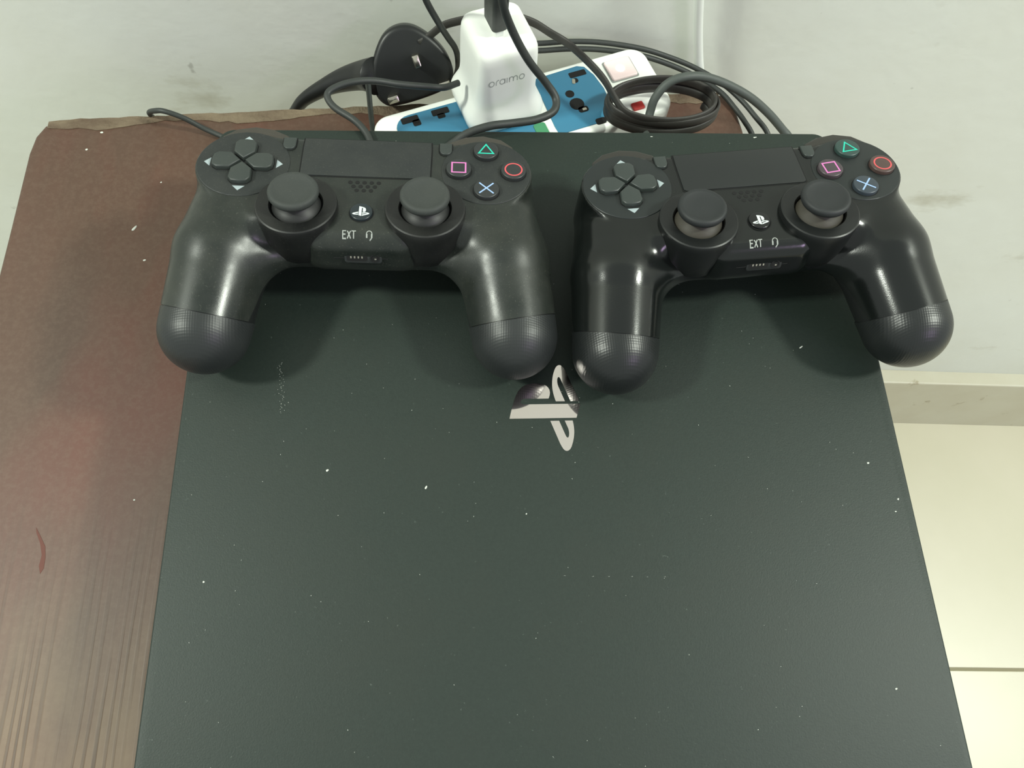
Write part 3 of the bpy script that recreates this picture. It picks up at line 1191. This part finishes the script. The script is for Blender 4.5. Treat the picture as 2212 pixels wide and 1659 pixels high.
# cable hanging in front of the wall, left of the adapter
cable('hanging_cable', 'thin black cable hanging from above, passing left of the white adapter',
      [(-54.8, 48, 58), (-53.6, 51, 45), (-51.7, 54.7, 30.0), (-46.1, 61.0, 10.0), (-41.6, 66.6, -5.0), (-38.3, 73.2, -18.0), (-36.8, 80, -32.0), (-37, 86, -48), (-40, 89, -62)], 1.7, M['cable'])
# loop at the left of the strip that runs under the left controller
cable('charging_cable', 'black cable looping out left of the adapter and down behind the left controller',
      [(-36.4, 42, -12.0), (-44, 36, -9), (-53.4, 33.6, -6.0), (-67.6, 31.3, -2.0), (-79.0, 29.5, 2.0), (-88.0, 27.1, 4.0), (-96.8, 24.0, 4.0), (-102.4, 19.5, 3.0), (-99.1, 12.8, 1.8), (-88.7, 4.4, 2.0), (-82.9, -2.6, 2.0), (-79.9, -9.4, 1.9), (-78.4, -16.1, 1.9), (-77, -30, 1.9)], 1.75, M['cable'])
cable('short_cable', 'dark cable rising upright between the table and the black plug',
      [(-84.3, 39.6, -8.0), (-85.0, 40.2, -20.0), (-85.9, 40.6, -36.0), (-86.2, 38, -50.0), (-86, 26, -54.8), (-86, 10, -55.0)], 1.5, M['cable_grey'])
cable('thin_cable', 'thin black cable hooked over the back edge of the table, at the left',
      [(-217.5, 61.0, -66.0), (-217.2, 57.5, -57.0), (-215.2, 54.5, -51.0), (-209.8, 51.1, -46.0), (-203.7, 49.1, -44.0), (-193.8, 47.1, -47.0), (-183.9, 44.7, -53.0), (-171.8, 39.7, -55.2), (-160, 32, -55.4), (-148, 24, -55.4)], 1.5, M['cable'])
# pair of heavy cables along the wall
cable('heavy_cable', 'upper of two thick black cables arching along the wall behind the adapter',
      [(-30, 94, -37), (-11.5, 96.0, -36.2), (10.7, 96.0, -36.5), (30.1, 97.0, -35.7), (49.8, 97.0, -36.1), (73.0, 96.0, -39.0), (91.0, 94.0, -43.2), (109.1, 90.0, -48.0), (126.5, 80.0, -51.0), (136.9, 69.0, -52.5), (143.9, 57.0, -53.0), (151.3, 47.0, -56.3), (156, 38, -66)], 1.55, M['cable'])
cable('heavy_cable', 'lower of two thick black cables arching along the wall behind the adapter',
      [(-30, 92.2, -40.7), (-11.5, 94.2, -40.1), (10.8, 94.2, -40.4), (30.5, 95.2, -39.6), (50.3, 95.2, -40.0), (73.3, 94.2, -42.8), (91.3, 92.0, -46.9), (109.2, 87.0, -51.4), (125.0, 76.8, -53.9), (133.4, 64.6, -55.2), (138.0, 54.6, -55.3), (142.8, 46.6, -58.6), (147, 36.5, -67)], 1.6, M['cable'])
# grey arc in front of them
cable('arched_cable', 'grey-black cable arching over the coiled cord, at the right behind the console',
      [(69, 15, -40), (67.6, 20, -30), (67.9, 25.8, -22.0), (68.7, 29.4, -18.0), (70.3, 32.9, -12.0), (75.7, 37.0, -6.0), (84.0, 39.1, -3.0), (95.8, 40.6, -4.0), (110.1, 40.3, -9.0), (125.1, 37.9, -16.0), (138.4, 34.7, -25.0), (149.3, 31.0, -34.0), (154.4, 27.8, -38.0), (160, 22, -47)], 2.35, M['cable_grey'])
cable('white_cable', 'white cable hanging straight down the wall into the tangle', [(93, 96.0, 30), (96.0, 96.0, 13.6), (100.2, 96.0, -4.4), (105.2, 96.0, -24.0), (110.8, 95.0, -43.3), (114.6, 93.5, -55.3), (117.7, 93.0, -68.0), (120, 93.0, -90.3)], 2.9, M['white_cable'])


# black three-pin plug with its cord, lying against the wall
def black_plug():
    ctr = np.array([-64.0, 70.0, -33.0])
    t = thing('three_pin_plug', 'bulky black three-pin plug leaning by the wall, its flat cord coiled on the strip', 'plug', tuple(ctr))
    nrm = Vector((0.05, -0.78, 0.62)).normalized()
    ux = Vector((0.95, 0.25, 0.18))
    ux = (ux - nrm * ux.dot(nrm)).normalized()
    uy = nrm.cross(ux)
    R = Matrix((ux, uy, nrm)).transposed().to_4x4()
    P = [(-23, -12), (-17, -17), (17, -17), (23, -12), (25, -4), (22, 8), (13, 20), (5, 25), (-5, 25), (-13, 20), (-22, 8), (-25, -4)]

    def smooth_poly(P, n=3):
        for _ in range(n):
            Q = []
            for i in range(len(P)):
                a, b = P[i], P[(i + 1) % len(P)]
                Q += [(a[0] * .75 + b[0] * .25, a[1] * .75 + b[1] * .25), (a[0] * .25 + b[0] * .75, a[1] * .25 + b[1] * .75)]
            P = Q
        return P
    P = smooth_poly(P)
    v, f = prism([(x * 0.98, y * 0.98) for x, y in P], -18, 0, 3.0, 4, bottom=True)
    build('plug_body', *xform((v, f), R), M['black'], t, smooth=True, angle=40)
    rg = [[(x * k, y * k, z) for x, y in P] for k, z in ((0.9, -17), (0.8, -21), (0.6, -23.5), (0.3, -24.5))]
    build('plug_back', *xform(loft(rg), R), M['cable_grey'], t, smooth=True, angle=60)
    for x, y, w, h, ln in ((5.5, 5.0, 2.0, 3.4, 11), (-14.0, -10.5, 3.2, 2.0, 10), (16.5, -12.0, 3.2, 2.0, 8)):
        v, f = prism(rrect(w, h, 0.7, 3, x, y), -1, ln, 0.7, 2)
        build('pin', *xform((v, f), R), M['steel'], t, smooth=True, angle=40)
    # cord: out at the right behind the adapter, over to the coil
    D = [(-58.6, 80.0, -22.6), (-52.0, 85.0, -20.9), (-42.7, 89.0, -16.8), (-22.9, 92.0, -14.2), (-7.3, 91.0, -12.0), (5.4, 84.0, -9.8), (15.1, 74.1, -8.0), (24.8, 64.9, -7.0), (35.6, 52.5, -8.0), (43.2, 44.0, -11.0), (48.5, 35.5, -14.5), (54, 28, -16.8)]
    # and on in flat turns: the coil lies on the end of the strip
    C = []
    a0 = math.radians(-118)
    turns = 4.4
    n = 84
    for i in range(n + 1):
        a = a0 + turns * 2 * math.pi * i / n
        k = 1.0 - 0.05 * math.sin(2.3 * i / n * 2 * math.pi)
        C.append((76.5 + 30.5 * k * math.cos(a), 37.5 + 15.5 * k * math.sin(a), -17.0 - 12.0 * i / n + 0.7 * math.sin(1.7 * a)))
    pts = [(x - ctr[0], y - ctr[1], z - ctr[2]) for x, y, z in D + C]
    v, f = tube(pts, 1.25, 14, 6, flatten=2.3)
    build('cord', v, f, M['flat_cable'], t, smooth=True)
    # thick tail that drops behind the table edge
    T = [(-84, 68, -35), (-92, 74, -41), (-104, 78.5, -49), (-117, 80, -57), (-132, 81, -69), (-142, 82, -83)]
    pts = [(x - ctr[0], y - ctr[1], z - ctr[2]) for x, y, z in T]
    v, f = tube(pts, 5.0, 16, 8, radii=[10.5, 8.5, 7.0, 5.2, 4.0, 3.4])
    build('cord_relief', v, f, M['black'], t, smooth=True)


black_plug()


# ------------------------------------------------------------------ lint and dust
def speck(x, y, z, l, w, a, rnd):
    c, s = math.cos(a), math.sin(a)
    V, F = [], []
    prof = [(-l, 0.1), (-l * 0.6, w), (l * 0.5, w * rnd.uniform(0.6, 1.1)), (l, 0.15)]
    for px, pw in prof:
        for sg, h in ((1, 0.02), (0, 0.35 * w + 0.05), (-1, 0.02)):
            qx, qy = px, sg * pw
            V.append((x + qx * c - qy * s, y + qx * s + qy * c, z + h))
    for i in range(3):
        for j in range(2):
            a_ = i * 3 + j
            F.append((a_, a_ + 1, a_ + 4, a_ + 3))
    return V, F


rnd = random.Random(11)
parts = []
for x, y, l, w, a in [(-92.2, -176, 0.8, 0.6, 0.6), (-51.3, -184.1, 1.0, 0.5, 1.1), (119.2, -121.9, 1.3, 0.35, 0.6), (-137.5, -220.1, 0.5, 0.5, 0), (113.6, -32.6, 0.6, 0.3, 0.8), (139.2, -177.2, 0.7, 0.5, 0.2), (149, -193.3, 0.6, 0.5, 0.9), (146.7, -198.6, 0.5, 0.3, 0.1), (131.3, -267.9, 0.6, 0.4, 0.4), (-10, -196.1, 0.4, 0.3, 1), (116, -3, 1.2, 0.5, 0.2), (62, 0 - 3, 0.8, 0.3, 0)]:
    parts.append(speck(x, y, 0.0, l * 0.75, w * 0.75, a, rnd))
for i in range(40):          # the pale scuff below the left grip
    tt = i / 40
    parts.append(speck(-115.5 + 3.5 * tt + rnd.gauss(0, 0.7), -127 - 24 * tt, 0.0, rnd.uniform(0.08, 0.2), rnd.uniform(0.03, 0.07), rnd.uniform(0, 3), rnd))
for i in range(6):          # the faint scratch across the middle
    tt = (i + rnd.random()) / 6
    parts.append(speck(0.7 + 50 * tt, -221.4 - 1.9 * tt + rnd.gauss(0, 0.15), 0.0, rnd.uniform(0.15, 0.3), 0.02, rnd.uniform(-0.1, 0.1), rnd))
for i in range(150):
    x, y = rnd.uniform(-150, 150), rnd.uniform(-295, -4)
    parts.append(speck(x, y, 0.0, rnd.uniform(0.06, 0.18), rnd.uniform(0.04, 0.09), rnd.uniform(0, 3), rnd))
v, f = join(*parts)
tag(build('dust', v, f, M['lint'], loc=(0, -150, 0)), 'white dust specks and scuffs scattered over the console top', 'dust', kind='stuff')
parts = []
for x, y, l, w, a in [(-215.3, -20.4, 2.0, 0.7, 1.0), (-207, -40.7, 0.8, 0.5, 0.3), (-243.1, 44.7, 0.9, 0.6, 0), (-249.6, 32.5, 0.7, 0.6, 0.5), (-193.2, -172.8, 0.5, 0.4, 0), (-205, 10, 0.5, 0.4, 1)]:
    parts.append(speck(x, y, TZ, l, w, a, rnd))
v, f = join(*parts)
tag(build('lint', v, f, M['lint'], loc=(-215, -30, TZ)), 'few white lint crumbs lying on the brown table top', 'lint', kind='stuff')
